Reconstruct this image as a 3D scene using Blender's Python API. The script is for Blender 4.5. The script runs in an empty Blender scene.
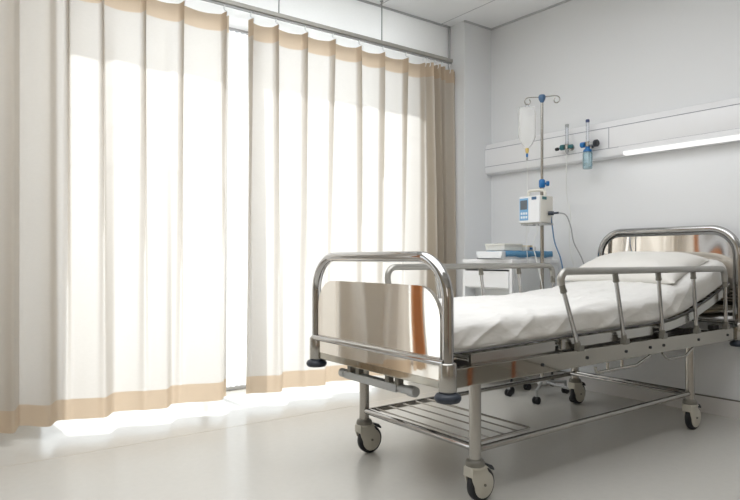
import bpy, bmesh, math, random
from mathutils import Vector, Matrix, noise
C = bpy.context.scene
PI = math.pi
random.seed(7)
# ------------------------------------------------------------ camera
cam = bpy.data.cameras.new('camera'); camo = bpy.data.objects.new('camera', cam)
C.collection.objects.link(camo); C.camera = camo
cam.sensor_width = 36; cam.lens = 610.34 * 36 / 740; cam.shift_y = 8.08 / 740; cam.clip_start = .02
camo.location = (0, 0, .9)
camo.rotation_euler = (PI / 2, 0, .9369)
# ------------------------------------------------------------ light
w = bpy.data.worlds.new('sky'); C.world = w; w.use_nodes = True
bgn = w.node_tree.nodes['Background']; bgn.inputs[0].default_value = (.93, .97, 1, 1); bgn.inputs[1].default_value = 1.7
def lamp(name, typ, energy, color, loc=(0, 0, 0), direction=None, **kw):
    l = bpy.data.lights.new(name, typ); l.energy = energy; l.color = color
    for k, v in kw.items(): setattr(l, k, v)
    o = bpy.data.objects.new(name, l); C.collection.objects.link(o); o.location = loc
    if direction: o.rotation_euler = Vector(direction).to_track_quat('-Z', 'Y').to_euler()
    return o
lamp('sun', 'SUN', 4.4, (1, .985, .96), (-6, 1, 6), (.064, .005, -.070), angle=math.radians(.9))
lamp('skylight', 'AREA', 29, (.94, .97, 1), (-4.35, 1.85, 1.6), (1, 0, -.15), shape='RECTANGLE', size=2.6, size_y=2.2)
lamp('ceiling_fill', 'AREA', 60, (.96, .975, 1), (-1.7, 1.0, 2.62), (0, 0, -1), shape='RECTANGLE', size=2.4, size_y=3.2)  # added fill light under the ceiling, no fixture modelled
lamp('room_fill', 'AREA', 8, (1, .985, .965), (1.9, -1.9, 1.9), (-1, .8, -.25), shape='RECTANGLE', size=1.8, size_y=1.4)  # added unseen fill from behind the camera, brightens the room
vs = C.view_settings; vs.view_transform = 'Standard'; vs.look = 'None'; vs.exposure = 0.13; vs.gamma = 1; vs.use_curve_mapping = False
C.cycles.max_bounces = 10; C.cycles.diffuse_bounces = 5; C.cycles.glossy_bounces = 6; C.cycles.transparent_max_bounces = 12

# ------------------------------------------------------------ materials
def srgb(r, g, b):
    f = lambda c: (c / 255 / 12.92) if c / 255 <= .04045 else ((c / 255 + .055) / 1.055) ** 2.4
    return (f(r), f(g), f(b), 1)
def mat(name, col, rough=.5, metal=0, bump=0, scale=20, detail=3, spec=.5, var=0, stretch=None, dist=.01, coat=0):
    m = bpy.data.materials.new(name); m.use_nodes = True; nt = m.node_tree
    b = nt.nodes['Principled BSDF']; b.inputs['Base Color'].default_value = col
    b.inputs['Roughness'].default_value = rough; b.inputs['Metallic'].default_value = metal
    b.inputs['Specular IOR Level'].default_value = spec; b.inputs['Coat Weight'].default_value = coat
    if bump or var:
        tc = nt.nodes.new('ShaderNodeTexCoord'); mp = nt.nodes.new('ShaderNodeMapping'); n = nt.nodes.new('ShaderNodeTexNoise')
        nt.links.new(tc.outputs['Object'], mp.inputs[0]); nt.links.new(mp.outputs[0], n.inputs['Vector'])
        if stretch: mp.inputs['Scale'].default_value = stretch
        n.inputs['Scale'].default_value = scale; n.inputs['Detail'].default_value = detail
        if bump:
            bp = nt.nodes.new('ShaderNodeBump'); bp.inputs['Strength'].default_value = bump; bp.inputs['Distance'].default_value = dist
            nt.links.new(n.outputs['Fac'], bp.inputs['Height']); nt.links.new(bp.outputs[0], b.inputs['Normal'])
        if var:
            r = nt.nodes.new('ShaderNodeMix'); r.data_type = 'RGBA'
            r.inputs[6].default_value = tuple(c * (1 - var) for c in col[:3]) + (1,); r.inputs[7].default_value = tuple(min(1, c * (1 + var)) for c in col[:3]) + (1,)
            nt.links.new(n.outputs['Fac'], r.inputs[0]); nt.links.new(r.outputs[2], b.inputs['Base Color'])
    return m
M = {}
M['wall'] = mat('wall_paint', srgb(226, 228, 230), .55, bump=.05, scale=120, var=.01)
M['wall_warm'] = mat('warm_wall_paint', srgb(226, 214, 194), .6, var=.02, scale=3)
M['ceiling'] = mat('ceiling_tile', srgb(238, 239, 240), .7, bump=.05, scale=200)
M['seam'] = mat('ceiling_seam', srgb(188, 189, 192), .7, var=.03)
M['floor'] = mat('vinyl_floor', srgb(198, 196, 190), .22, bump=.04, scale=35, detail=5, var=.035, spec=.45, dist=.004)
M['floor_seam'] = mat('vinyl_seam', srgb(190, 184, 172), .4, var=.03)
M['skirt'] = mat('vinyl_skirting', srgb(214, 212, 210), .45, var=.01)
M['dark_line'] = mat('skirting_shadow_line', srgb(110, 106, 100), .6, var=.03)  # dark tone that paints the shadow gap above the skirting
M['winframe'] = mat('window_aluminium', srgb(205, 208, 214), .4, var=.01, spec=.4)
M['wood'] = mat('orange_brown_wood', srgb(176, 104, 58), .45, var=.12, scale=6, stretch=(6, 6, .6))
M['paving'] = mat('outside_paving', srgb(215, 214, 210), .8, var=.05)
M['chrome'] = mat('polished_steel_tube', (.46, .455, .45, 1), .06, 1, var=.02, scale=8)
M['mirror'] = mat('polished_steel_sheet', (.74, .70, .65, 1), .04, 1, bump=.30, scale=2.6, detail=1.0, stretch=(1, 1, .45), dist=.03)
M['beam'] = mat('polished_steel_beam', (.38, .36, .315, 1), .05, 1, bump=.2, scale=3.2, detail=1, dist=.02)
M['satin'] = mat('satin_steel', (.40, .387, .36, 1), .26, 1, var=.03, scale=14)
M['railgrey'] = mat('grey_anodised_rail', (.40, .39, .365, 1), .38, .75, var=.03, scale=20)
M['castgrey'] = mat('grey_cast_metal', srgb(170, 172, 172), .45, .3, var=.03)
M['deck'] = mat('mattress_deck_steel', (.46, .45, .42, 1), .2, 1, var=.04, scale=6)
M['under'] = mat('dark_bed_mechanism', srgb(52, 50, 48), .5, .3, var=.08)
M['sheet'] = mat('white_cotton_sheet', srgb(226, 225, 222), .85, bump=1, scale=5, detail=4, stretch=(2.6, .6, 1.2), spec=.2, dist=.022)
M['pillow'] = mat('white_pillowcase', srgb(228, 226, 221), .85, bump=.7, scale=7, detail=3, spec=.2, dist=.015)
M['piping'] = mat('grey_piping', srgb(92, 92, 94), .7, var=.05)
M['bumper'] = mat('blue_grey_rubber', srgb(40, 48, 60), .4, bump=.05, scale=40)
M['tire'] = mat('black_caster_rubber', srgb(26, 28, 34), .5, bump=.05, scale=60)
M['caster'] = mat('cream_caster_plastic', srgb(196, 193, 182), .4, var=.02, scale=12)
M['collar'] = mat('grey_caster_collar', srgb(122, 120, 112), .4, .2, var=.03)
M['white_metal'] = mat('white_enamel', srgb(236, 238, 240), .35, var=.01)
M['cabinet_side'] = mat('grey_white_enamel', srgb(214, 217, 218), .4, var=.01)
M['rail_panel'] = mat('white_service_panel', srgb(232, 233, 235), .35, var=.008)
M['panel_line'] = mat('panel_groove_grey', srgb(150, 152, 162), .5, var=.02)
M['blue'] = mat('blue_plastic', srgb(28, 108, 172), .35, var=.04)
M['steelblue'] = mat('slate_blue_plastic', srgb(72, 104, 138), .4, var=.03)
M['teal'] = mat('teal_valve_plastic', srgb(54, 112, 118), .35, var=.04)
M['black'] = mat('black_plastic', srgb(34, 38, 44), .4, var=.04)
M['bluecloth'] = mat('blue_folded_cloth', srgb(96, 150, 190), .8, bump=.6, scale=60, var=.1)
M['boxwhite'] = mat('off_white_carton', srgb(226, 224, 216), .6, var=.02)
M['trayw'] = mat('white_plastic_tray', srgb(234, 238, 242), .35, var=.01)
M['yellow'] = mat('yellow_rubber', srgb(214, 186, 110), .5, var=.05)
M['pump'] = mat('pump_ivory_plastic', srgb(214, 212, 204), .4, var=.015)
M['pump_face'] = mat('pump_face_white', srgb(228, 230, 232), .35, var=.01)
M['screen'] = mat('grey_screen', srgb(96, 104, 112), .2, var=.04)
M['lcd'] = mat('pale_blue_keypad', srgb(116, 166, 206), .3, var=.04)
M['cable'] = mat('grey_cable', srgb(150, 152, 154), .5, var=.03)
M['bluehose'] = mat('blue_hose', srgb(84, 118, 156), .4, var=.03)
M['tube'] = mat('pale_silicone_tube', srgb(220, 222, 220), .3, var=.02)
M['cord'] = mat('white_curtain_hook', srgb(236, 238, 240), .35, var=.02)
M['railalu'] = mat('curtain_rail_grey', srgb(178, 176, 170), .4, .3, var=.02)
M['ink'] = mat('printed_blue_ink', srgb(70, 82, 120), .6, var=.03)

def new_mat(name):
    m = bpy.data.materials.new(name); m.use_nodes = True; m.node_tree.nodes.clear(); return m, m.node_tree
def cloth(name, dcol, tcol, fac):
    m, nt = new_mat(name); N = nt.nodes; L = nt.links
    o = N.new('ShaderNodeOutputMaterial'); d = N.new('ShaderNodeBsdfDiffuse'); t = N.new('ShaderNodeBsdfTranslucent'); mx = N.new('ShaderNodeMixShader')
    tc = N.new('ShaderNodeTexCoord'); mp = N.new('ShaderNodeMapping'); n = N.new('ShaderNodeTexNoise'); c = N.new('ShaderNodeMix'); c.data_type = 'RGBA'
    mp.inputs['Scale'].default_value = (1, 1, 2.5); n.inputs['Scale'].default_value = 55; n.inputs['Detail'].default_value = 3
    L.new(tc.outputs['Object'], mp.inputs[0]); L.new(mp.outputs[0], n.inputs['Vector']); L.new(n.outputs['Fac'], c.inputs[0])
    c.inputs[6].default_value = tuple(x * .955 for x in tcol) + (1,); c.inputs[7].default_value = tuple(min(1, x * 1.045) for x in tcol) + (1,)
    L.new(c.outputs[2], t.inputs[0]); d.inputs[0].default_value = tuple(dcol) + (1,)
    mx.inputs[0].default_value = fac; L.new(d.outputs[0], mx.inputs[1]); L.new(t.outputs[0], mx.inputs[2]); L.new(mx.outputs[0], o.inputs[0])
    return m
M['curtain'] = cloth('cream_curtain_fabric', (.36, .305, .235), (.96, .94, .915), .37)
M['curtain_double'] = cloth('doubled_curtain_fabric', (.60, .50, .385), (.58, .46, .345), .40)
M['curtain_brown'] = cloth('orange_brown_fabric', (.50, .24, .11), (.55, .26, .1), .2)
M['sheer'] = cloth('white_sheer', (.85, .86, .88), (.96, .97, .98), .55)
M['frosted'] = cloth('frosted_panel', (.88, .88, .88), (.97, .97, .96), .6)
def clear(name, tint, gloss=.08, rough=.03, tmix=.0, dcol=(.9, .9, .9)):
    m, nt = new_mat(name); N = nt.nodes; L = nt.links
    o = N.new('ShaderNodeOutputMaterial'); t = N.new('ShaderNodeBsdfTransparent'); g = N.new('ShaderNodeBsdfGlossy'); mx = N.new('ShaderNodeMixShader')
    fr = N.new('ShaderNodeLayerWeight'); fr.inputs[0].default_value = gloss * 3
    t.inputs[0].default_value = tuple(tint) + (1,); g.inputs['Roughness'].default_value = rough
    L.new(fr.outputs['Fresnel'], mx.inputs[0]); L.new(t.outputs[0], mx.inputs[1]); L.new(g.outputs[0], mx.inputs[2])
    out = mx.outputs[0]
    if tmix:
        d = N.new('ShaderNodeBsdfDiffuse'); d.inputs[0].default_value = tuple(dcol) + (1,); m2 = N.new('ShaderNodeMixShader'); m2.inputs[0].default_value = tmix
        L.new(out, m2.inputs[1]); L.new(d.outputs[0], m2.inputs[2]); out = m2.outputs[0]
    L.new(out, o.inputs[0]); return m
M['glass'] = clear('window_glass', (.97, .98, .98), .04)
M['bag'] = clear('clear_bag_plastic', (.97, .975, .97), .07, .2, .30, (.95, .95, .94))
M['tubeglass'] = clear('clear_flow_tube', (.95, .96, .98), .06, .1, .15, (.85, .87, .92))
M['bluebottle'] = clear('clear_blue_bottle', (.86, .95, .98), .1, .05, .22, (.60, .84, .92))
m, nt = new_mat('lamp_diffuser'); o_ = nt.nodes.new('ShaderNodeOutputMaterial'); e_ = nt.nodes.new('ShaderNodeEmission')
e_.inputs[0].default_value = (1, 1, .98, 1); e_.inputs[1].default_value = 1.0; nt.links.new(e_.outputs[0], o_.inputs[0]); M['diffuser'] = m

# ------------------------------------------------------------ helpers
def obj(name, bm, m, parent=None, smooth=True, loc=(0, 0, 0), bevel=0, angle=40, kind=None, split=False):
    if split:                                              # every disconnected piece becomes an object of its own
        seen = set(); outs = []
        for v0 in bm.verts:
            if v0 in seen: continue
            st = [v0]; isl = {v0}
            while st:
                for e in st.pop().link_edges:
                    for q in e.verts:
                        if q not in isl: isl.add(q); st.append(q)
            seen |= isl; nb = bmesh.new(); mp = {q: nb.verts.new(q.co) for q in isl}
            for f in {f for q in isl for f in q.link_faces}: nb.faces.new([mp[q] for q in f.verts])
            outs.append(obj(name, nb, m, parent, smooth, loc, bevel, angle, kind))
        bm.free(); return outs[0]
    me = bpy.data.meshes.new(name); bmesh.ops.recalc_face_normals(bm, faces=bm.faces[:]) if len(bm.faces) else None
    bm.to_mesh(me); bm.free()
    mm = M[m] if isinstance(m, str) else m
    me.materials.append(mm)
    o = bpy.data.objects.new(name, me); C.collection.objects.link(o); o.location = loc
    if smooth:
        for p in me.polygons: p.use_smooth = True
        md = o.modifiers.new('wn', 'EDGE_SPLIT'); md.split_angle = math.radians(angle)
    if bevel:
        b = o.modifiers.new('bevel', 'BEVEL'); b.width = bevel; b.segments = 2; b.limit_method = 'ANGLE'
        if smooth: o.modifiers.move(1, 0)
    if parent: o.parent = parent
    if kind: o['kind'] = kind
    return o
def thing(name, label, cat, loc=(0, 0, 0), rz=0, group=None):
    o = bpy.data.objects.new(name, None); C.collection.objects.link(o); o.location = loc; o.rotation_euler = (0, 0, rz)
    o.empty_display_size = .1
    o['label'] = label; o['category'] = cat
    if group: o['group'] = group
    return o
def tag(o, label, cat, group=None):
    o['label'] = label; o['category'] = cat
    if group: o['group'] = group
    return o
def box(bm, x0, x1, y0, y1, z0, z1, mtx=None):
    v = [bm.verts.new((x, y, z)) for x in (x0, x1) for y in (y0, y1) for z in (z0, z1)]
    for f in ((0, 1, 3, 2), (4, 6, 7, 5), (0, 4, 5, 1), (2, 3, 7, 6), (0, 2, 6, 4), (1, 5, 7, 3)): bm.faces.new([v[i] for i in f])
    if mtx is not None: bmesh.ops.transform(bm, matrix=mtx, verts=v)
    return v
def fillet(pts, r, n=8):
    out = [Vector(pts[0])]
    for i in range(1, len(pts) - 1):
        a, b, c = Vector(pts[i - 1]), Vector(pts[i]), Vector(pts[i + 1]); rr = r[i - 1] if isinstance(r, (list, tuple)) else r
        d1 = (a - b).normalized(); d2 = (c - b).normalized(); al = d1.angle(d2)
        if rr <= 0 or al > PI - .02: out.append(b); continue
        t = min(rr / math.tan(al / 2), (a - b).length * .49 if i > 1 else (a - b).length * .98, (c - b).length * .49 if i < len(pts) - 2 else (c - b).length * .98)
        rr = t * math.tan(al / 2); cen = b + (d1 + d2).normalized() * (rr / math.sin(al / 2))
        s = b + d1 * t - cen; e = b + d2 * t - cen; ang = s.angle(e)
        for k in range(n + 1):
            f = k / n; out.append(cen + (s * math.sin((1 - f) * ang) + e * math.sin(f * ang)) / math.sin(ang))
    out.append(Vector(pts[-1])); return out
def smoothpath(pts, n=8):
    P = [Vector(p) for p in pts]; P = [P[0] * 2 - P[1]] + P + [P[-1] * 2 - P[-2]]; out = []
    for i in range(1, len(P) - 2):
        for k in range(n):
            t = k / n; a, b, c, d = P[i - 1:i + 3]
            out.append(.5 * ((2 * b) + (c - a) * t + (2 * a - 5 * b + 4 * c - d) * t * t + (3 * b - a - 3 * c + d) * t ** 3))
    out.append(P[-2]); return out
def tube(bm, pts, r, seg=14, closed=False, cap=True):
    P = [Vector(p) for p in pts]; n = len(P); rings = []; prev = None
    for i in range(n):
        if closed: t = (P[(i + 1) % n] - P[i - 1]).normalized()
        else: t = (P[min(i + 1, n - 1)] - P[max(i - 1, 0)]).normalized()
        if prev is None:
            u = t.cross(Vector((0, 0, 1)) if abs(t.z) < .9 else Vector((1, 0, 0))).normalized()
        else: u = (prev - t * prev.dot(t)).normalized()
        prev = u; v = t.cross(u); rad = r[i] if isinstance(r, (list, tuple)) else r
        rings.append([bm.verts.new(P[i] + (u * math.cos(a) + v * math.sin(a)) * rad) for a in [2 * PI * k / seg for k in range(seg)]])
    m = n if closed else n - 1
    for i in range(m):
        a, b = rings[i], rings[(i + 1) % n]
        for k in range(seg): bm.faces.new((a[k], a[(k + 1) % seg], b[(k + 1) % seg], b[k]))
    if cap and not closed: bm.faces.new(rings[0][::-1]); bm.faces.new(rings[-1])
def lathe(bm, prof, center=(0, 0, 0), axis='z', seg=28, caps=True, mtx=None):
    rings = []; c = Vector(center); allv = []
    for r, h in prof:
        ring = []
        for k in range(seg):
            a = 2 * PI * k / seg; x, y = r * math.cos(a), r * math.sin(a)
            p = {'z': (x, y, h), 'x': (h, x, y), 'y': (x, h, y)}[axis]
            ring.append(bm.verts.new(c + Vector(p)))
        rings.append(ring); allv += ring
    for a, b in zip(rings, rings[1:]):
        for k in range(seg): bm.faces.new((a[k], a[(k + 1) % seg], b[(k + 1) % seg], b[k]))
    if caps: bm.faces.new(rings[0][::-1]); bm.faces.new(rings[-1])
    if mtx is not None: bmesh.ops.transform(bm, matrix=mtx, verts=allv)
def prism(bm, poly, a0, a1, axis='y'):
    # extrude an outline given in the two other axes
    def P(p, q, h): return {'y': (p, h, q), 'x': (h, p, q), 'z': (p, q, h)}[axis]
    A = [bm.verts.new(P(p, q, a0)) for p, q in poly]; B = [bm.verts.new(P(p, q, a1)) for p, q in poly]; n = len(poly)
    for i in range(n): bm.faces.new((A[i], A[(i + 1) % n], B[(i + 1) % n], B[i]))
    bm.faces.new(A[::-1]); bm.faces.new(B)
def rrect(x0, x1, z0, z1, r, n=6):
    rs = r if isinstance(r, (list, tuple)) else (r,) * 4; out = []
    for (cx, cz, a0, rr) in ((x0, z0, PI, rs[0]), (x1, z0, 1.5 * PI, rs[1]), (x1, z1, 0, rs[2]), (x0, z1, .5 * PI, rs[3])):
        ox = cx + rr * (1 if cx == x0 else -1); oz = cz + rr * (1 if cz == z0 else -1)
        if rr <= 0: out.append((cx, cz)); continue
        for k in range(n + 1):
            a = a0 + .5 * PI * k / n; out.append((ox + rr * math.cos(a), oz + rr * math.sin(a)))
    return out
def B(): return bmesh.new()
def struct(name, bm, m, parent=None, **k): return obj(name, bm, m, parent, kind='structure' if parent is None else None, **k)
def L3(a, b, t): return a + (b - a) * t

# ------------------------------------------------------------ room shell
XW, XE, YS, ZC = -3.9, 2.6, -3.4, 2.71
WB = lambda x: 3.689 + (x + 1.5247) * .0325          # the back wall runs slightly askew
bm = B(); box(bm, XW - .1, XE + .1, YS - .1, 3.9, -.08, 0); struct('floor', bm, 'floor', smooth=False)
bm = B()
for xs in (-3.055,): box(bm, xs - .0015, xs + .0015, YS, 3.6, -.001, .0006)
struct('trim_1', bm, 'floor_seam', smooth=False)
bm = B(); prism(bm, [(XW - .1, WB(XW - .1)), (XE + .1, WB(XE + .1)), (XE + .1, WB(XE) + .12), (XW - .1, WB(XW) + .2)], 0, ZC, 'z'); struct('wall_back', bm, 'wall', smooth=False)
bm = B(); box(bm, XE, XE + .1, YS, 3.84, 0, ZC); struct('wall_right', bm, 'wall_warm', smooth=False)
bm = B(); box(bm, XW - .1, XE + .1, YS - .1, YS, 0, ZC); struct('wall_front', bm, 'wall_warm', smooth=False)
# window wall: solid pieces round the openings
ZH = 2.60
bm = B()
for y0, y1 in ((3.02, 3.34), (.15, .50), (-3.4, -1.55)): box(bm, XW - .12, XW, y0, y1, 0, ZC)
for y0, y1 in ((.50, 3.02), (-1.55, .15)): box(bm, XW - .12, XW, y0, y1, ZH, ZC)
struct('wall_left', bm, 'wall', smooth=False)
bm = B(); box(bm, XW - .12, -3.32, 3.335, 3.64, 0, ZC); struct('wall_pillar', bm, 'wall', smooth=False, bevel=.004)
bm = B(); box(bm, XW - .12, XE + .1, YS - .1, 3.9, ZC, ZC + .08); struct('ceiling', bm, 'ceiling', smooth=False)
bm = B()
for k in range(11):
    y = 3.24 - .6 * k; box(bm, -3.47, XE, y - .0035, y + .0035, ZC - .0015, ZC + .002)
for x in (-1.67, .13): box(bm, x - .003, x + .003, YS, 3.6, ZC - .0015, ZC + .002)
struct('trim_2', bm, 'seam', smooth=False)
bm = B()
prism(bm, [(-3.32, WB(-3.32) - .012), (XE, WB(XE) - .012), (XE, WB(XE)), (-3.32, WB(-3.32))], ZC - .012, ZC, 'z')
box(bm, -3.322, -3.31, 3.33, 3.62, ZC - .012, ZC)
struct('trim_3', bm, 'seam', smooth=False)
bm = B(); prism(bm, [(-3.32, WB(-3.32) - .012), (XE, WB(XE) - .012), (XE, WB(XE)), (-3.32, WB(-3.32))], 0, .096, 'z'); struct('baseboard_back', bm, 'skirt', smooth=False)
bm = B(); prism(bm, [(-3.32, WB(-3.32) - .013), (XE, WB(XE) - .013), (XE, WB(XE)), (-3.32, WB(-3.32))], .096, .102, 'z'); struct('trim_4', bm, 'dark_line', smooth=False)  # thin dark strip standing in for the shade along the skirting top
bm = B(); box(bm, -3.33, -3.309, 3.33, 3.62, 0, .096); struct('baseboard_pillar', bm, 'skirt', smooth=False)
# frosted pelmet panel behind the rail
bm = B(); box(bm, -3.512, -3.488, -1.9, 3.335, 2.30, ZC); struct('trim_5', bm, 'frosted', smooth=False)
bm = B(); box(bm, -3.516, -3.484, -1.9, 3.335, 2.288, 2.30); box(bm, -3.484, -3.474, -1.9, 3.335, ZC - .012, ZC); box(bm, -3.484, -3.474, 3.318, 3.335, 2.3, ZC); struct('trim_6', bm, 'seam', smooth=False)
# windows
def window(n, y0, y1, muls):
    root = bpy.data.objects.new('window_%d' % n, None); C.collection.objects.link(root); root.location = (XW - .06, (y0 + y1) / 2, 0); root['kind'] = 'structure'
    bm = B(); a, b = y0 - (y0 + y1) / 2, y1 - (y0 + y1) / 2
    box(bm, -.03, .05, a, b, 0, .035); box(bm, -.03, .05, a, b, ZH - .05, ZH)
    box(bm, -.03, .05, a, a + .05, .035, ZH - .05); box(bm, -.03, .05, b - .05, b, .035, ZH - .05)
    for z in (1.95, 2.16, 2.36): box(bm, -.0014, .0014, a + .05, b - .05, z - .0014, z + .0014)
    for q in muls: box(bm, -.03, .04, q - .02 - (y0 + y1) / 2, q + .02 - (y0 + y1) / 2, .035, ZH - .05)
    obj('window_frame', bm, 'winframe', root, smooth=False, bevel=.003)
    bm = B(); box(bm, -.004, .004, a + .04, b - .04, .03, ZH - .045); obj('window_pane', bm, 'glass', root, smooth=False)
window(1, .50, 3.02, (1.53,)); window(2, -1.55, .15, (-.7,))
bm = B(); box(bm, -14, XW - .13, -10, 14, -.15, -.05); struct('ground', bm, 'paving', smooth=False)
# brown door in the unseen right side of the room (seen in the steel reflections)
d = bpy.data.objects.new('door_1', None); C.collection.objects.link(d); d.location = (XE - .03, -.9, 0); d['kind'] = 'structure'
bm = B(); box(bm, -.02, .02, -.45, .45, 0, 2.1); obj('door_leaf', bm, 'wood', d, smooth=False)
bm = B(); box(bm, -.04, .02, -.52, -.455, 0, 2.17); box(bm, -.04, .02, .455, .52, 0, 2.17); box(bm, -.04, .02, -.455, .455, 2.105, 2.17); obj('door_frame', bm, 'white_metal', d, smooth=False)

# ------------------------------------------------------------ curtain rail
t = thing('curtain_rail', 'long grey curtain rail hung on thin rods below the ceiling above both curtains', 'curtain rail', (-3.41, 1.2, 2.40))
bm = B(); box(bm, -.016, .016, -3.0, 2.085, 0.0, .026); obj('rail', bm, 'railalu', t, smooth=False, bevel=.003)
bm = B(); box(bm, -.006, .006, -3.0, 2.08, -.012, -.002); obj('track', bm, 'castgrey', t, smooth=False)
for y in (-1.35, -.3, .60, 1.38 + .03):
    bm = B(); tube(bm, [(0, y, .026), (0, y, ZC - 2.40 - .006)], .0045, 8); lathe(bm, [(.012, ZC - 2.40 - .008), (.012, ZC - 2.40 - .001)], (0, y, 0), seg=12)
    obj('hanging_rod', bm, 'castgrey', t)

# ------------------------------------------------------------ curtains
X0 = -3.43
def curtain(name, label, y0, y1, hooks, folds, loc_y, seed, z_top=2.345, zh=2.243, zb=.175, z0=.07, cm='curtain'):
    """hooks: list of y of pinch pleats on the flat part; folds: list of (ya, yb, period, amp) gathered parts"""
    hk = sorted(hooks)
    def gath(y):
        g = 0; ga = 0
        for ya, yb, per, amp in folds:
            s = min(max((y - ya) / .05, 0), 1) * min(max((yb - y) / .05, 0), 1)
            if s > 0:
                ph = (y - ya) / per
                ph += .18 * math.sin(ph * 2.3 + seed)
                f = ph % 1.0
                tri = (f / .72 if f < .72 else (1 - f) / .28)
                tri = tri * tri * (3 - 2 * tri)
                g += s * amp * (tri - .25) * (1 + .3 * math.sin(int(ph) * 5.1 + seed)); ga = max(ga, s)
        return g, ga
    def surf(y, z):
        f = (z - z0) / (z_top - z0)                       # 0 hem, 1 top
        g, ga = gath(y)
        x = X0 + g * (.55 + .45 * (1 - f) if True else 1); dz = 0
        near = min(hk, key=lambda h: abs(h - y)) if hk else None
        if near is not None and ga < 1:
            i = [k for k in range(len(hk) - 1) if hk[k] <= y <= hk[k + 1]]
            u = ((y - hk[i[0]]) / (hk[i[0] + 1] - hk[i[0]])) if i else .5
            dd = abs(y - near)
            wdt = .006 + .012 * (1 - f)
            pin = math.exp(-(dd / wdt) ** 2) * (.050 * f ** .8 + .010)
            sag = math.sin(PI * u) if i else 0
            x += (1 - ga) * (pin - .014 * sag * f ** 2)
            dz -= (1 - ga) * .009 * sag * max(0, f - .8) / .2
            # broad rolling folds near the floor
            pers = hk[1] - hk[0] if len(hk) > 1 else .25
            ph = ((y - hk[0]) / (pers * 1.9) + .23 * math.sin(seed)) 
            fr = (ph % 1.0); saw = fr / .78 if fr < .78 else (1 - fr) / .22; saw = saw * saw * (3 - 2 * saw)
            x += (1 - ga) * (.085 * (saw - .5)) * (1 - f) ** .8
        x += .006 * noise.noise(Vector((y * 6, z * 1.1, seed)))
        return Vector((x, y, z + dz))
    root = thing(name, label, 'curtain', (X0, loc_y, z0))
    off = Vector((X0, loc_y, z0))
    ys = [y0 + (y1 - y0) * k / int((y1 - y0) / .006) for k in range(int((y1 - y0) / .006) + 1)]
    def band(nm, za, zb_, nz, m, dx=0):
        bm = B(); rows = []
        for j in range(nz + 1):
            z = L3(za, zb_, j / nz); row = []
            for y in ys:
                p = surf(y, z) - off; p.x += dx
                row.append(bm.verts.new(p))
            rows.append(row)
        for a, b in zip(rows, rows[1:]):
            for k in range(len(ys) - 1): bm.faces.new((a[k], a[k + 1], b[k + 1], b[k]))
        return obj(nm, bm, m, root, angle=80)
    band('curtain_cloth', zb, zh, 44, cm)
    band('hem_band', z0, zb, 5, 'curtain_double')
    band('heading_band', zh, z_top, 5, 'curtain_double')
    hs = list(hk)
    for ya, yb, per, amp in folds: hs += [ya + per * (k + .6) for k in range(int((yb - ya) / per))]
    for y in hs:
        bm = B(); p = surf(y, z_top) - off
        tube(bm, smoothpath([(p.x - .002, y - loc_y, p.z - .03), (p.x + .004, y - loc_y, p.z - .005), (0.02, y - loc_y, p.z + .02), (.020, y - loc_y, 2.388 - z0)], 4), .003, 6)
        ring = [(.02 + .009 * math.cos(a), y - loc_y, 2.380 - z0 + .009 * math.sin(a)) for a in [2 * PI * k / 10 for k in range(10)]]
        tube(bm, ring, .0022, 6, closed=True)
        obj('curtain_hook', bm, 'cord', root)
    return root
curtain('window_curtain', 'long cream curtain left of the bright gap, with wide beige folds at its outer side', -.0, 1.478,
        [.60, .765, .98, 1.19, 1.44], [(-.045, .60, .215, .13)], .6, 1.3)
curtain('window_curtain', 'long cream curtain behind the bed, bunched into narrow beige folds beside the wall pillar', 1.60, 3.328,
        [1.61, 1.78, 1.99, 2.20, 2.415, 2.62, 2.83, 3.0], [(2.985, 3.38, .078, .15)], 2.4, 2.1)
curtain('window_curtain', 'gathered orange-brown curtain seen only as a reflection in the steel end boards', -.24, -.04, [], [(-.24, -.02, .075, .07)], -.14, 3.3, cm='curtain_brown')

bm = B(); rows = []
for j in range(31):
    z = L3(0, 2.18, j / 30); rows.append([bm.verts.new((.010 * math.sin(k * .62 + .4 * math.sin(j * .12)) , L3(-.125, .125, k / 70), z)) for k in range(71)])
for a, b in zip(rows, rows[1:]):
    for k in range(70): bm.faces.new((a[k], a[k + 1], b[k + 1], b[k]))
tag(obj('inner_sheer', bm, 'sheer', None, angle=80, loc=(-3.505, 1.585, .115)), 'narrow white inner sheer closing the bright gap between the two cream curtains', 'curtain')

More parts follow.
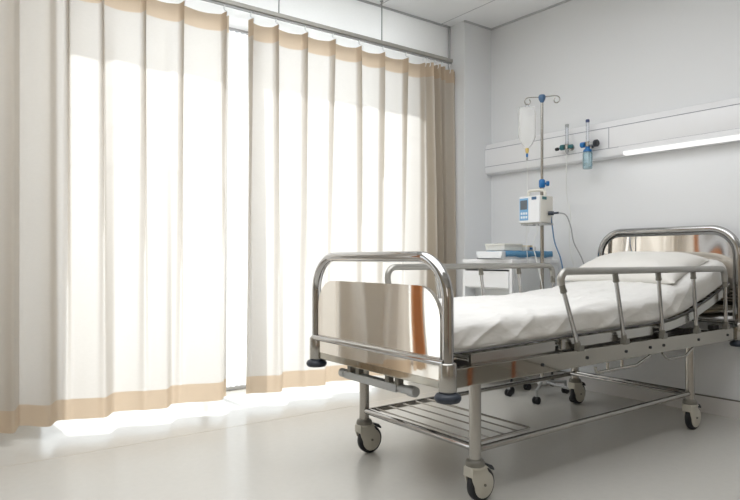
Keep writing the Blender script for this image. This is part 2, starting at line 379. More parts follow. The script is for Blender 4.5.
# ------------------------------------------------------------ bed
BX, BY = -1.5075, 1.4345
bed = thing('hospital_bed', 'polished steel hospital bed on four casters with mirrored end boards and side rails', 'bed', (BX - .425, BY + 1.1, 0))
def Q(u, v, z): return Vector((u + .425, v - 1.1, z))       # u 0 near .. -.85 far, v 0 foot .. 2.2 head
OFF = Matrix.Translation((.425, -1.1, 0))
def shift(bm): bmesh.ops.transform(bm, matrix=OFF, verts=bm.verts[:]); return bm
def endboard(name, v, ztop, zp0, zp1, sgn, rc, label):
    bm = B(); tube(bm, fillet([(0, v, .50), (0, v, ztop), (-.85, v, ztop), (-.85, v, .50)], rc, 14), .0205, 20)
    fr = obj(name, shift(bm), 'chrome', bed, angle=60); fr['label'] = label
    bm = B(); prism(bm, rrect(-.822, -.028, zp0, zp1, (0, 0, rc - .03, rc - .03), 8), v - .009, v + .009, 'y')
    obj('mirror_panel', shift(bm), 'mirror', fr, angle=30)
    bm = B(); tube(bm, [(-.85, v - sgn * .016, .546), (0, v - sgn * .016, .546)], .0125, 14); obj('cross_rail', shift(bm), 'chrome', fr, angle=60)
    for u in (0, -.85):
        bm = B(); lathe(bm, [(.028, .446), (.031, .45), (.031, .54), (.028, .545), (.021, .547)], (u, v, 0)); obj('post_collar', shift(bm), 'satin', fr, angle=50)
        bm = B(); lathe(bm, [(.024, .412), (.040, .414), (.046, .423), (.046, .431), (.040, .440), (.030, .444), (.030, .449)], (u, v, 0)); obj('bumper', shift(bm), 'bumper', fr, angle=50)
endboard('footboard', 0, .905, .482, .803, 1, .15, 'arched steel tube footboard with mirror panel')
endboard('headboard', 2.2, 1.068, .56, 1.035, 1, .15, 'taller arched steel headboard behind the pillow')
bm = B(); box(bm, -.82, -.03, -.008, .016, .452, .483); obj('end_beam', shift(bm), 'beam', bed, smooth=False, bevel=.003)
bm = B(); box(bm, -.82, -.03, 2.19, 2.212, .452, .483); obj('end_beam', shift(bm), 'beam', bed, smooth=False, bevel=.003)
# side beams
for u, nm in ((-.012, 1), (-.838, 2)):
    bm = B(); box(bm, u - .014, u + .014, .025, 2.175, .453, .522); o = obj('side_beam', shift(bm), 'beam', bed, smooth=False, bevel=.004)
    bm = B()
    if nm == 1:
        for v in (.50, .79, 1.08, 1.28, 1.40, 1.74, 2.06): lathe(bm, [(.007, 0), (.007, .004), (.003, .006)], (u + .014, v, .487), 'x', 10)
        obj('bolt', shift(bm), 'black', o, split=True)
    else: bm.free()
bm = B()
for v in (.03, .21, 1.81, 2.17): box(bm, -.825, -.025, v - .015, v + .015, .458, .488)
for v in (.75, 1.3): box(bm, -.825, -.025, v - .015, v + .015, .49, .515)
box(bm, -.60, -.57, .03, 2.17, .465, .49); box(bm, -.28, -.25, .03, 2.17, .465, .49)
obj('cross_frame', shift(bm), 'under', bed, smooth=False, split=True)
# mattress deck in sections following the mattress
prof = [(.07, .548), (.42, .553), (.80, .562), (1.10, .566), (1.40, .570), (1.55, .583), (1.70, .607), (1.93, .672), (2.17, .752)]
def zb_(v):
    v = min(max(v, prof[0][0]), prof[-1][0])
    for (a, za), (b, zc) in zip(prof, prof[1:]):
        if a <= v <= b:
            t = (v - a) / (b - a); return za + (zc - za) * t
def section(v0, v1, m='deck', n=8, drop=.0, th=.030, nm='deck_section'):
    bm = B(); top = []; 
    for k in range(n + 1):
        v = L3(v0, v1, k / n); top.append((v, zb_(v) - .004 - drop))
    poly = top + [(v, z - th) for v, z in top[::-1]]
    for a0, a1 in ((-.806, -.790), (-.044, -.028)): prism(bm, [(a, b + (.014 if k <= n else 0)) for k, (a, b) in enumerate(poly)], a0, a1, 'x')
    for k in range(n):
        v = L3(v0, v1, (k + .5) / n); z = zb_(v) - .008 - drop; box(bm, -.792, -.042, v - .018, v + .018, z - .012, z)
    return obj(nm, shift(bm), m, bed, smooth=False, bevel=.003)
section(.14, .62); section(.66, 1.36); section(1.44, 2.16, n=10)
bm = B()   # dark linkage below the backrest
tube(bm, [(-.12, 1.30, .50), (-.12, 1.95, .615)], .012, 8); tube(bm, [(-.70, 1.30, .50), (-.70, 1.95, .615)], .012, 8)
tube(bm, [(-.75, 1.95, .63), (-.07, 1.95, .63)], .013, 8); tube(bm, [(-.75, .9, .53), (-.07, .9, .53)], .013, 8)
for v in (1.5, 1.75, 2.0): box(bm, -.06, -.03, v - .03, v + .03, .515, .54)
obj('backrest_linkage', shift(bm), 'under', bed, split=True)
# foot crank unit
bm = B(); tube(bm, [(-.665, .035, .405), (-.225, .035, .405)], .0165, 14); lathe(bm, [(.0, -.245), (.020, -.243), (.021, -.225), (.019, -.205), (.0, -.203)], (0, .035, .405), 'x', 18, caps=False)
lathe(bm, [(.0, -.70), (.019, -.697), (.019, -.665), (.0, -.663)], (0, .035, .405), 'x', 18, caps=False)
box(bm, -.65, -.30, .015, .05, .390, .420)
cr = obj('crank_unit', shift(bm), 'castgrey', bed, angle=40)
bm = B()
for u in (-.62, -.56, -.36, -.30): box(bm, u - .012, u + .012, .018, .045, .418, .460)
obj('crank_bracket', shift(bm), 'collar', cr, smooth=False, bevel=.002, split=True)
# legs + casters
UL = (-.076, -.774); VL = (.21, 1.81)
for v in VL:
    for u in UL:
        bm = B(); tube(bm, [(u, v, .145), (u, v, .458)], .0225, 20); obj('leg', shift(bm), 'satin', bed, angle=60)
bm = B()
for u in UL: tube(bm, [(u, VL[0], .193), (u, VL[1], .193)], .0125, 14)
obj('lower_side_rail', shift(bm), 'satin', bed, angle=60, split=True)
bm = B(); tube(bm, [(UL[1], VL[0], .200), (UL[0], VL[0], .200)], .0145, 14); tube(bm, [(UL[1], VL[1], .196), (UL[0], VL[1], .196)], .0125, 14); tube(bm, [(UL[1], VL[1] - .06, .196), (UL[0], VL[1] - .06, .196)], .0075, 10)
obj('lower_cross_rail', shift(bm), 'chrome', bed, angle=60, split=True)
bm = B()
tube(bm, fillet([(-.774 + .03, .235, .208), (-.774 + .03, .565, .208), (-.076 - .03, .565, .208), (-.076 - .03, .235, .208)], .015, 4), .005, 8)
for v in (.25, .33, .41, .49): tube(bm, [(-.774 + .03, v, .208), (-.076 - .03, v, .208)], .0035, 8)
obj('wire_rack', shift(bm), 'satin', bed)
def caster(u, v):
    bm = B(); lathe(bm, [(.026, .160), (.032, .158), (.036, .150), (.037, .140), (.034, .133), (.028, .130)], (u, v, 0), seg=26)
    c = obj('caster', shift(bm), 'collar', bed, angle=50)
    ay, az = v + .030, .0625
    bm = B(); lathe(bm, [(.040, -.014), (.055, -.0155), (.061, -.012), (.0625, -.004), (.0625, .004), (.061, .012), (.055, .0155), (.040, .014)], (u, ay, az), 'x', 36)
    obj('wheel', shift(bm), 'tire', c, angle=50)
    bm = B()
    hood = [(v - .036, .135), (v + .034, .135)]
    arc = [(ay + .049 * math.cos(a), az + .049 * math.sin(a)) for a in [math.radians(60 - 12 * k) for k in range(21)]]   # from top going round the +v side
    poly = hood + arc + [(v - .030, .085), (v - .036, .105)]
    for s in (-1, 1): prism(bm, poly, u + s * .0160, u + s * .0205, 'x')
    prism(bm, [(v - .037, .136), (v + .034, .136), (v + .050, .124), (v + .040, .122), (v - .030, .127), (v - .032, .10), (v - .037, .10)], u - .0235, u + .0235, 'x')
    lathe(bm, [(.036, .128), (.037, .137), (.030, .142)], (u, v, 0), seg=22)
    f = obj('caster_housing', shift(bm), 'caster', c, angle=40, bevel=.002)
    bm = B(); lathe(bm, [(.005, -.0255), (.005, .0255)], (u, ay, az), 'x', 12); obj('axle', shift(bm), 'collar', c)
    bm = B(); prism(bm, [(ay + .056, .104), (ay + .057, .112), (ay + .044, .127), (ay + .022, .135), (ay - .002, .132), (ay + .004, .124), (ay + .028, .122), (ay + .044, .110)], u - .018, u + .018, 'x')
    obj('brake_pedal', shift(bm), 'black', c, smooth=False, bevel=.003)
for v in VL:
    for u in UL: caster(u, v)
# side rails
def siderail(u, top, posts, hooklow, label):
    bm = B(); tube(bm, top, .0155, 16); r = obj('side_rail', shift(bm), 'railgrey', bed, angle=60); r['label'] = label
    for (va, za), (vb, zb2) in posts:
        bm = B(); tube(bm, [(u, va, za), (u, vb, zb2)], .0095, 12); obj('rail_post', shift(bm), 'chrome', r, angle=60)
        bm = B(); d = Vector((0, vb - va, zb2 - za)).normalized(); a = Vector((u, va, za)); 
        tube(bm, [a - d * .012, a + d * .02, a + d * .0201, a + d * .03], [.0125, .0125, .0138, .0138], 12); obj('post_socket', shift(bm), 'collar', r, angle=50); bm = B()
        b = Vector((u, vb, zb2)); tube(bm, [b - d * .03, b + d * .006], .0125, 12); box(bm, u - .013, u + .013, vb - .012, vb + .02, zb2 - .012, zb2 + .012)
        obj('post_foot', shift(bm), 'collar', r, angle=50)
    if hooklow:
        bm = B()
        tube(bm, fillet([(u, .86, .440), (u, .86, .415), (u, 1.18, .415), (u, 1.30, .450)], .02, 5), .0065, 10)
        tube(bm, [(u, .95, .45), (u, .95, .415)], .006, 8); tube(bm, [(u, 1.06, .45), (u, 1.06, .415)], .006, 8)
        obj('release_bar', shift(bm), 'satin', r); bm = B()
        tube(bm, fillet([(u, 1.40, .45), (u, 1.45, .415), (u, 1.62, .415), (u, 1.70, .45)], .05, 5), .006, 10)
        obj('release_bar', shift(bm), 'satin', r)
siderail(-.006, fillet([(-.006, .628, .795), (-.006, .605, .846), (-.006, 2.035, .843), (-.006, 2.045, .775)], [.05, .045], 8),
         [((.632, .79), (.743, .53)), ((1.008, .825), (1.080, .53)), ((1.364, .825), (1.406, .53)), ((1.698, .825), (1.735, .53)), ((2.045, .775), (2.057, .53))], True, 'raised grey side rail on the side nearest the viewer')
siderail(-.845, fillet([(-.845, .405, .780), (-.845, .395, .856), (-.845, 1.675, .854), (-.845, 1.69, .78)], [.05, .045], 8),
         [((.408, .78), (.46, .53)), ((.72, .838), (.77, .53)), ((1.053, .838), (1.10, .53)), ((1.37, .838), (1.41, .53)), ((1.685, .78), (1.72, .53))], False, 'raised grey side rail on the window side')

# ------------------------------------------------------------ mattress
def wr(u, v, seed=0): return noise.noise(Vector((u * 3.1 + seed, v * 2.2 - u * 2.0, seed)))
mt = None
bm = B(); nV, nS = 240, 180; TH = .135; rings = []
UW = .375; UC = -.417
for i in range(nV + 1):
    v = L3(.045, 2.165, i / nV); e = min((v - .045) / .05, (2.165 - v) / .05, 1); e = math.sqrt(max(0, 1 - (1 - max(e, 0)) ** 2)); zb = zb_(v) + (.02 if v > 2.1 else 0) * 0
    ring = []
    for k in range(nS):
        a = 2 * PI * k / nS; c, s = math.cos(a), math.sin(a); n = 5.0
        den = (abs(c) ** n + abs(s) ** n) ** (1 / n); x, y = c / den, s / den      # superellipse -1..1
        hw = UW - (1 - e) * .03; hh = TH / 2 * (.25 + .75 * e)
        X = UC + x * hw; Z = zb + TH / 2 + y * hh + (y > 0) * .022 * min(1, max(0, (v - 1.25) / .5)) * y
        if y > -.6:
            top = max(0, (y - .2) / .8)
            # soft crown, shallow folds across the top and drape folds along the side
            fold = abs(noise.noise(Vector((X * 1.6 + v * 1.1, v * 2.6 - X * 1.2, 3.1))))
            fold2 = abs(noise.noise(Vector((X * 4.0 - v * 2.0, v * 5.0 + X, 8.4))))
            Z += top * (.012 * (1 - x * x) + .022 * (.22 - fold) + .010 * (.2 - fold2))
            side = (1 - abs(y)) if abs(x) > .9 else 0
            sf = abs(noise.noise(Vector((v * 3.6 + (Z - zb) * 5.5, (Z - zb) * 2.2, 5.5 if x > 0 else 9.1))))
            p_ = (X * .9 + v * 1.9, X * 5.5 - v * 1.2)
            cre = 1 - abs(noise.noise(Vector((p_[0], p_[1], 4.4)))) * 2.2; cre = max(0, cre) ** 4
            cre2 = max(0, 1 - abs(noise.noise(Vector((v * 2.6 + X * 2.6, X * 3.0 - v * 3.6, 7.7)))) * 2.4) ** 4
            Z += top * (.007 * cre + .0055 * cre2)
            dr = max(0, 1 - abs(noise.noise(Vector((v * 5.2 - (Z - zb) * 9, .4 * v + (Z - zb) * 2, 1.5)))) * 2.0) ** 2
            X += math.copysign(1, x) * (.008 * dr if abs(x) > .8 else 0) * max(0, min(1, (Z - zb) / .04))
            X += math.copysign(1, x) * (1 if abs(x) > .85 else 0) * (.018 * (.22 - sf)) * (.4 + .6 * min(1, side + .4))
        ring.append(bm.verts.new(Q(X, v, Z) ))
    rings.append(ring)
for a, b in zip(rings, rings[1:]):
    for k in range(nS): bm.faces.new((a[k], a[(k + 1) % nS], b[(k + 1) % nS], b[k]))
bm.faces.new(rings[0][::-1]); bm.faces.new(rings[-1])
bmesh.ops.transform(bm, matrix=Matrix.Translation((0, 0, -.55)), verts=bm.verts[:])
mt = thing('mattress', 'white sheeted mattress lying on the steel bed with its head end raised', 'mattress', (BX - .425, BY + 1.1, .55))
obj('fitted_sheet', bm, 'sheet', mt, angle=75)
bm = B(); pts = []
vv = [L3(.06, 2.15, k / 60) for k in range(61)]
for u in (UC + UW + .012, UC - UW - .012): tube(bm, [Q(u, v, zb_(v) + .020 - .55) for v in vv], .0035, 6)
obj('piping', bm, 'piping', mt, split=True)

# pillow
bm = B(); n1, n2 = 60, 44; rows = []
ang = math.radians(15.5)
def pil(a, b, s):
    # a,b in -1..1 ; s side
    ea = (1 - abs(a) ** 3.2); eb = (1 - abs(b) ** 3.2); h = (max(ea, 0) * max(eb, 0)) ** .48
    hx = .325 * (1 - .05 * (1 - abs(a)) * 0 - .035 * (1 - b * b) * 0) ; 
    X = a * .325 * (1 - .06 * (1 - abs(b)) * (1 if abs(a) > .5 else 0) * 0); Y = b * .225
    pin = 1 - .07 * (1 - min(abs(a), abs(b))) ; X *= pin; Y *= pin
    cr = abs(noise.noise(Vector((X * 7, Y * 5 + X * 3, 2.2 * s))))
    z = (.084 if s > 0 else -.040) * h + (.012 * (.25 - cr) * h if s > 0 else 0)
    return Vector((X, Y, z))
for s in (1, -1):
    g = [[bm.verts.new(pil(L3(-1, 1, i / n1), L3(-1, 1, j / n2), s)) for j in range(n2 + 1)] for i in range(n1 + 1)]
    for i in range(n1):
        for j in range(n2): bm.faces.new((g[i][j], g[i + 1][j], g[i + 1][j + 1], g[i][j + 1]))
bmesh.ops.remove_doubles(bm, verts=bm.verts[:], dist=.0005)
po = obj('pillow', bm, 'pillow', None, angle=80, loc=(BX - .42, BY + 1.86, .652 + TH + .044))
po.rotation_euler = (ang, 0, math.radians(3)); tag(po, 'soft white pillow lying against the headboard on the raised mattress', 'pillow')

# ------------------------------------------------------------ bedside cabinet
CX0, CX1, CY0, CY1 = -3.115, -2.665, 3.11, 3.60
cb = thing('bedside_cabinet', 'white metal bedside cabinet with one drawer in the corner beside the pillar', 'cabinet', ((CX0 + CX1) / 2, (CY0 + CY1) / 2, 0))
cw, cd = (CX1 - CX0) / 2, (CY1 - CY0) / 2
bm = B(); box(bm, -cw, cw, -cd, cd, .866, .893); box(bm, -cw + .008, cw - .008, -cd + .008, cd - .008, .855, .866); obj('cabinet_top', bm, 'white_metal', cb, smooth=False, bevel=.003)
bm = B(); box(bm, -cw, -cw + .022, -cd, cd, .13, .855); box(bm, -cw + .022, cw - .004, cd - .012, cd, .13, .855); box(bm, -cw + .022, cw - .004, -cd + .02, cd - .012, .13, .15)
box(bm, -cw + .022, cw - .004, -cd + .02, cd - .012, .69, .70); box(bm, -cw + .022, cw - .022, -cd + .005, -cd + .02, .823, .855)
obj('cabinet_body', bm, 'white_metal', cb, smooth=False, bevel=.002)
bm = B(); box(bm, cw - .012, cw, -cd + .024, cd, .13, .855); obj('side_panel', bm, 'cabinet_side', cb, smooth=False)
bm = B(); box(bm, cw - .022, cw, -cd, -cd + .022, .13, .855); obj('corner_post', bm, 'white_metal', cb, smooth=False, bevel=.002)
bm = B(); box(bm, -cw + .026, cw - .026, -cd - .004, -cd + .014, .700, .812); dr = obj('drawer', bm, 'white_metal', cb, smooth=False, bevel=.003)
bm = B(); box(bm, -cw + .022, cw - .022, -cd + .10, -cd + .11, .15, .69); obj('inner_panel', bm, 'cabinet_side', cb, smooth=False)
for sx in (-1, 1):
    for sy in (-1, 1):
        bm = B(); tube(bm, [(sx * (cw - .03), sy * (cd - .03), .05), (sx * (cw - .03), sy * (cd - .03), .13)], .008, 8); lathe(bm, [(.018, -.011), (.025, -.008), (.025, .008), (.018, .011)], (sx * (cw - .03), sy * (cd - .03), .025), 'x', 18)
        obj('caster', bm, 'tire', cb)
# tray with blue cloth, carton
TB = .893
tr = thing('plastic_tray', 'shallow white tray lined with blue cloth on the bedside cabinet', 'tray', (-2.80, 3.30, TB))
bm = B(); hx, hy = .115, .26
prism(bm, [(-hx + .008, 0), (hx - .008, 0), (hx, .052), (hx - .006, .052), (hx - .014, .006), (-hx + .014, .006), (-hx + .006, .052), (-hx, .052)], -hy, hy, 'y')
box(bm, -hx + .008, hx - .008, -hy, -hy + .006, 0, .052); box(bm, -hx + .008, hx - .008, hy - .006, hy, 0, .052)
obj('tray_body', bm, 'trayw', tr, smooth=False)
bm = B(); rows = []
for i in range(40):
    y = L3(-hy + .03, hy - .004, i / 39); r = []
    for j, (x, z) in enumerate([(-hx + .02, .046), (-.05, .052), (0, .053), (.06, .053), (hx - .004, .0555), (hx + .003, .052), (hx + .004, .035), (hx + .004, .014)]):
        wv = .0025 * math.sin(i * .9 + j) * (1 if j < 4 else .4); r.append(bm.verts.new((x + (abs(wv) if j > 5 else 0), y, z + wv + (.004 * math.sin(i * .35) if j == 7 else 0))))
    rows.append(r)
for a, b in zip(rows, rows[1:]):
    for k in range(len(a) - 1): bm.faces.new((a[k], a[k + 1], b[k + 1], b[k]))
cl = obj('cloth_liner', bm, 'bluecloth', tr, angle=80); sd = cl.modifiers.new('s', 'SOLIDIFY'); sd.thickness = .002
bt = thing('carton_box', 'low off-white carton with a dark slot in its lid, on the lined tray', 'box', (-2.80, 3.185, TB + .058))
bm = B(); box(bm, -.085, .085, -.088, .088, 0, .032); obj('carton_body', bm, 'boxwhite', bt, smooth=False, bevel=.002)
bm = B(); box(bm, -.088, .088, -.091, .091, .032, .046); lid = obj('carton_lid', bm, 'boxwhite', bt, smooth=False, bevel=.002)
bm = B(); prism(bm, rrect(-.05, .05, -.07, .03, .02), .046, .0475, 'z'); obj('slot', bm, 'black', lid, smooth=False)
bp = thing('small_packet', 'small pale packet with a blue and yellow end beside the carton', 'packet', (-2.76, 3.35, TB + .058))
bm = B(); prism(bm, rrect(-.055, .055, 0, .030, .01), -.055, .055, 'y'); obj('packet_body', bm, 'boxwhite', bp)
bm = B(); box(bm, -.03, .0555, -.02, .02, .0295, .034); obj('packet_seal', bm, 'yellow', bp, smooth=False)
bm = B(); box(bm, .05, .0575, -.012, .016, .006, .022); obj('packet_mark', bm, 'blue', bp, smooth=False)

# ------------------------------------------------------------ wall service panel
px0, px1 = -3.335, 0.3
ang_w = math.atan(.0325)
sp = thing('service_panel', 'long white bed-head service panel with grey grooves mounted on the back wall', 'wall panel', (-3.335, WB(-3.335), 1.67), ang_w)
Lp = px1 - px0
prf = [(0, -.118), (-.045, -.118), (-.062, -.108), (-.070, -.085), (-.070, .070), (-.066, .085), (-.055, .116), (-.045, .120), (0, .120)]
bm = B(); prism(bm, prf, .006, Lp, 'x'); obj('panel_body', bm, 'rail_panel', sp, angle=30)
bm = B()
for z in (.077, -.058): box(bm, .006, Lp, -.0712, -.069, z - .0018, z + .0018)
for x in (1.06, 2.62): box(bm, x - .002, x + .002, -.0712, -.069, -.056, .075)
obj('panel_groove', bm, 'panel_line', sp, smooth=False, split=True)
bm = B(); prism(bm, [(a * 1.03 - .001, b * 1.02) for a, b in prf], -.006, .006, 'x'); obj('end_cap', bm, 'panel_line', sp, angle=30, bevel=.002)
bm = B(); prism(bm, [(-.025, -.113), (-.073, -.111), (-.078, -.096), (-.076, -.060), (-.068, -.056), (-.06, -.06)], 1.13, 2.45, 'x'); lf = obj('lamp_housing', bm, 'rail_panel', sp, angle=30, bevel=.002); lf['label'] = 'slim lamp strip on the lower edge'
bm = B(); prism(bm, [(-.030, -.118), (-.076, -.116), (-.083, -.104), (-.081, -.092), (-.070, -.094)], 1.165, 2.42, 'x'); obj('lamp_diffuser', bm, 'diffuser', lf, angle=30)
lamp('panel_lamp_light', 'AREA', .25, (1, 1, .98), (-1.53, 3.56, 1.535), (0, -.25, -1), shape='RECTANGLE', size=1.25, size_y=.05).parent = None

# ------------------------------------------------------------ flow meters on the panel
def flowmeter(x, z, h, label, bottle):
    yw = WB(x) - .070
    t = thing('oxygen_flowmeter', label, 'flowmeter', (x, yw, z), ang_w)
    yc = -.055
    bm = B(); tube(bm, [(.0, 0, 0), (0, yc, 0)], .011, 14); lathe(bm, [(.022, -.001), (.022, -.012), (.014, -.016)], (0, 0, 0), 'y', 18); lathe(bm, [(.016, -.016), (.016, .016)], (0, yc, 0), 'z', 16)
    obj('valve_body', bm, 'satin', t)
    bm = B(); lathe(bm, [(.010, .012), (.013, .016), (.013, .042), (.010, .046)], (0, yc, 0), 'x', 14); obj('outlet_nut', bm, 'teal' if not bottle else 'castgrey', t)
    bm = B(); lathe(bm, [(.016, -.018), (.019, -.022), (.019, -.046), (.014, -.05)], (0, yc, 0), 'x', 16); k = obj('control_knob', bm, 'blue' if bottle else 'teal', t)
    if not bottle:
        bm = B(); tube(bm, [(-.05, yc, -.004), (-.07, yc, -.006)], .004, 8); lathe(bm, [(.011, -.068), (.012, -.072), (.012, -.086), (.009, -.09)], (0, yc, -.006), 'x', 12); obj('hose_plug', bm, 'black', t)
    else:
        bm = B(); lathe(bm, [(.020, .042), (.024, .048), (.024, .064), (.018, .07)], (0, yc + .01, 0), 'x', 16); obj('black_knob', bm, 'black', t)
    bm = B(); lathe(bm, [(.011, .014), (.011, h)], (0, yc, 0), seg=16); obj('flow_tube', bm, 'tubeglass', t)
    bm = B(); tube(bm, [(0, yc, .014), (0, yc, h - .005)], .0035, 8); obj('flow_scale', bm, 'trayw', t)
    bm = B(); lathe(bm, [(.012, h), (.013, h + .003), (.013, h + .014), (.010, h + .018)], (0, yc, 0), seg=16); obj('tube_cap', bm, 'ink' if bottle else 'castgrey', t)
    if bottle:
        bm = B(); lathe(bm, [(.014, -.016), (.016, -.03), (.026, -.036), (.028, -.05)], (0, yc, 0), seg=20); obj('bottle_cap', bm, 'blue', t)
        bm = B(); lathe(bm, [(.020, -.046), (.027, -.052), (.030, -.062), (.030, -.158), (.027, -.163)], (0, yc, 0), seg=24); obj('humidifier_bottle', bm, 'bluebottle', t)
        bm = B(); lathe(bm, [(.0285, -.148), (.0285, -.160), (.02, -.162)], (0, yc, 0), seg=24); tube(bm, [(0, yc, -.04), (0, yc, -.13)], .006, 10); obj('diffuser_stem', bm, 'trayw', t)
    else:
        bm = B(); lathe(bm, [(.012, -.014), (.013, -.03), (.008, -.04), (.004, -.05)], (0, yc, 0), seg=14); obj('hose_nozzle', bm, 'castgrey', t)
    return t
flowmeter(-2.548, 1.655, .135, 'smaller teal flowmeter without a bottle, left one on the wall panel', False)
flowmeter(-2.392, 1.650, .145, 'flowmeter with a clear blue humidifier bottle, right one on the wall panel', True)

# ------------------------------------------------------------ IV stand
IX, IY = -2.526, 3.24
iv = thing('drip_stand', 'slim steel drip stand with two looped hooks behind the bed', 'drip stand', (IX, IY, 0))
bm = B(); tube(bm, [(0, 0, .10), (0, 0, 1.37)], .0125, 16); obj('lower_pole', bm, 'satin', iv, angle=60)
bm = B(); tube(bm, [(0, 0, 1.36), (0, 0, 1.925)], .0085, 14); obj('upper_pole', bm, 'satin', iv, angle=60)
bm = B(); lathe(bm, [(.015, 1.355), (.020, 1.362), (.020, 1.402), (.014, 1.410)], (0, 0, 0), seg=18)
r = (.592, .806)
tube(bm, [(0, 0, 1.383), (.03 * r[0], .03 * r[1], 1.383)], .007, 10); 
tube(bm, [(.028 * r[0], .028 * r[1], 1.383), (.044 * r[0], .044 * r[1], 1.383)], .0165, 14)
obj('height_clamp', bm, 'blue', iv)
bm = B(); lathe(bm, [(.008, 1.905), (.020, 1.925), (.024, 1.945), (.018, 1.957), (.006, 1.96)], (0, 0, 0), seg=18); obj('top_cap', bm, 'steelblue', iv)
for s in (-1, 1):
    pts = [(.0, 1.942), (.05, 1.945), (.085, 1.945), (.103, 1.938), (.109, 1.922), (.103, 1.906), (.090, 1.900), (.078, 1.906), (.074, 1.920), (.080, 1.934)]
    bm = B(); tube(bm, smoothpath([(s * a * .80, s * a * .6, z) for a, z in pts], 6), .0035, 8); obj('hook', bm, 'satin', iv)
bm = B(); lathe(bm, [(.030, .085), (.034, .092), (.034, .118), (.018, .13)], (0, 0, 0), seg=20); hub = obj('base_hub', bm, 'white_metal', iv)
for k in range(5):
    a = math.radians(-61 + 72 * k); c, s = math.cos(a), math.sin(a); R_ = .212
    bm = B(); tube(bm, [(.02 * c, .02 * s, .10), (R_ * c, R_ * s, .078)], .009, 10); tube(bm, [(R_ * c, R_ * s, .088), (R_ * c, R_ * s, .045)], .009, 8)
    lg = obj('base_leg', bm, 'castgrey', iv)
    bm = B()
    for dx in (-.011, .011): lathe(bm, [(.016, dx - .007), (.023, dx - .005), (.023, dx + .005), (.016, dx + .007)], (R_ * c, R_ * s, .0235), 'x', 18)
    obj('caster', bm, 'tire', lg)

# IV bag hanging from the left hook
hx_, hy_ = IX - .094 * .8, IY - .094 * .6
bg = thing('infusion_bag', 'clear infusion bag with a yellow port hanging from the left hook of the drip stand', 'infusion bag', (hx_, hy_, 1.66), math.radians(42))
bm = B(); rows = []
def bagw(z):
    if z > .20: return .050
    if z > .03: return .056
    return max(.008, .056 * math.sqrt(max(0, (z + .045) / .075)))
zs = [-.043, -.035, -.02, 0, .03, .08, .13, .18, .215, .225]
for z in zs:
    wdt = bagw(z); th = .020 * (1 if z < .18 else max(.15, (.235 - z) / .055)) * (wdt / .046)
    rows.append([bm.verts.new((wdt * math.copysign(abs(math.cos(a)) ** .7, math.cos(a)), th * math.sin(a), z)) for a in [2 * PI * k / 24 for k in range(24)]])
for a, b in zip(rows, rows[1:]):
    for k in range(24): bm.faces.new((a[k], a[(k + 1) % 24], b[(k + 1) % 24], b[k]))
bm.faces.new(rows[0][::-1]); bm.faces.new(rows[-1]); bgb = obj('bag_body', bm, 'bag', bg, angle=60)
bm = B(); tube(bm, [(-.012, 0, .225), (-.008, 0, .238), (.0, 0, .243), (.008, 0, .238), (.012, 0, .225)], .003, 8); obj('hanger_loop', bm, 'tubeglass', bg)
bm = B(); box(bm, -.002, .028, -.0215, -.0205, .168, .178); obj('printed_label', bm, 'ink', bg, smooth=False)
bm = B(); lathe(bm, [(.009, -.044), (.012, -.050), (.010, -.068), (.006, -.078)], (0, 0, 0), seg=14); obj('yellow_port', bm, 'yellow', bg)
bm = B(); lathe(bm, [(.006, -.078), (.007, -.082), (.007, -.098), (.004, -.102)], (0, 0, 0), seg=12); obj('blue_clip', bm, 'blue', bg)
bm = B(); lathe(bm, [(.004, -.102), (.006, -.108), (.006, -.120), (.003, -.125)], (0, 0, 0), seg=12); obj('drip_chamber', bm, 'castgrey', bg)
bm = B(); tube(bm, smoothpath([(0, 0, -.12), (.003, 0, -.2), (.0, -.002, -.30), (.012, -.04, -.40), (.008, -.10, -.47), (.005, -.105, -.60)], 8), .002, 6); obj('drip_line', bm, 'tube', bg)

# infusion pump clamped on the pole
PW, PD = .082, .075
pm = thing('infusion_pump', 'ivory infusion pump with blue keypad clamped to the drip stand pole', 'infusion pump', (IX + .030, IY - .105, 1.118), math.radians(3))
bm = B(); prism(bm, rrect(-PW, PW, 0, .172, .008), -.055, .070, 'y'); obj('pump_body', bm, 'pump', pm, angle=40, bevel=.003)
bm = B(); box(bm, -PW + .006, PW - .004, -.066, -.054, .004, .168); pf = obj('front_door', bm, 'pump_face', pm, smooth=False, bevel=.003)
bm = B(); box(bm, -PW + .012, -.006, -.068, -.065, .02, .158); obj('keypad', bm, 'lcd', pf, smooth=False)
bm = B(); box(bm, -PW + .018, -.012, -.0695, -.067, .088, .146); obj('screen', bm, 'screen', pf, smooth=False)
bm = B()
for i in range(3):
    for j in range(2): box(bm, -PW + .022 + .018 * i, -PW + .034 + .018 * i, -.0695, -.067, .032 + .024 * j, .046 + .024 * j)
obj('button', bm, 'trayw', pf, smooth=False, split=True)
bm = B(); box(bm, .020, .055, -.0675, -.065, .146, .164); obj('blue_badge', bm, 'steelblue', pf, smooth=False)
bm = B(); box(bm, PW - .001, PW + .002, -.045, .0, .146, .164); obj('side_badge', bm, 'teal', pm, smooth=False)
bm = B(); tube(bm, fillet([(-PW + .03, 0, .168), (-PW + .03, 0, .212), (PW - .01, 0, .208), (PW - .01, 0, .168)], .02, 6), .009, 12); obj('handle', bm, 'pump', pm, angle=60)
bm = B(); box(bm, -PW + .01, PW + .01, -.05, .06, -.010, 0)
for x in (-.05, .01, .04): box(bm, x, x + .02, -.06, -.04, -.014, -.004)
obj('base_plate', bm, 'castgrey', pm, smooth=False)
bm = B(); box(bm, -.055, .0, .068, .125, .05, .10); obj('pole_clamp', bm, 'black', pm, smooth=False, bevel=.003)
bm = B(); tube(bm, [(PW, .02, .062), (PW + .03, .035, .062)], .013, 12); tube(bm, [(PW + .03, .035, .062), (PW + .055, .05, .064)], .007, 10); pl = obj('power_plug', bm, 'bumper', pm)
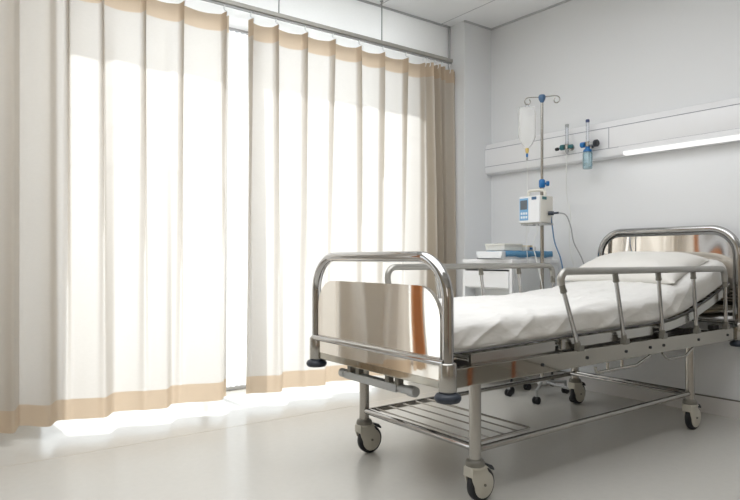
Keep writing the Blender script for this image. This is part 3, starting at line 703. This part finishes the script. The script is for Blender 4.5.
bm = B(); tube(bm, smoothpath([(PW + .05, .048, .064), (PW + .085, .08, .05), (PW + .10, .11, -.02), (PW + .11, .13, -.12), (PW + .14, .17, -.22), (PW + .16, .19, -.32), (PW + .165, .20, -.5)], 8), .004, 8); obj('power_cable', bm, 'cable', pm)
bm = B(); tube(bm, smoothpath([(PW - .01, .05, 0.09), (PW + .004, .055, -.01), (PW + .02, .06, -.12), (PW + .055, .07, -.22), (PW + .075, .075, -.34), (PW + .08, .08, -.5)], 8), .0042, 8); obj('blue_hose', bm, 'bluehose', pm)
bm = B(); tube(bm, smoothpath([(.045, -.05, -.012), (.052, -.05, -.05), (.03, -.05, -.09), (.02, -.05, -.14), (.035, -.04, -.22), (.05, -.03, -.30), (.07, -.02, -.42), (.08, -.02, -.55)], 8), .003, 8)
tube(bm, smoothpath([(-.03, -.05, -.012), (-.028, -.05, -.06), (-.03, -.05, -.12), (-.028, -.045, -.2), (-.03, -.02, -.3)], 8), .002, 6)
obj('outlet_tube', bm, 'tube', pm)
# oxygen hose hanging from the bottle-less meter
oh = thing('oxygen_hose', 'thin pale oxygen hose hanging down from the teal flowmeter', 'hose', (-2.548, WB(-2.548) - .125, 1.605))
bm = B(); tube(bm, smoothpath([(0, 0, 0), (-.004, 0, -.12), (.0, 0, -.28), (.03, 0, -.40), (.02, 0, -.52), (.03, 0, -.66), (.07, 0, -.82), (.10, 0, -1.0)], 8), .0032, 8); obj('hose', bm, 'tube', oh)

# visitor chair beyond the right edge of the picture; the bed's polished beam mirrors it
vc = thing('visitor_chair', 'orange wooden visitor chair with a dark seat standing near the head of the bed', 'chair', (-.05, 3.05, 0), 0)
for x in (-.2, .2):
    for y in (-.2, .2):
        bm = B(); tube(bm, [(x, y, 0), (x * .93, y * .93, .43)], [.013, .018], 12); obj('leg', bm, 'wood', vc)
bm = B(); box(bm, -.22, .22, -.22, .22, .43, .48); obj('seat', bm, 'bumper', vc, smooth=False, bevel=.012)
bm = B(); tube(bm, [(-.19, .2, .48), (-.19, .25, .86)], .014, 10); tube(bm, [(.19, .2, .48), (.19, .25, .86)], .014, 10); obj('back_post', bm, 'wood', vc, split=True)
bm = B(); prism(bm, rrect(-.2, .2, .62, .88, .05), .225, .245, 'y'); obj('backrest', bm, 'wood', vc, bevel=.004)
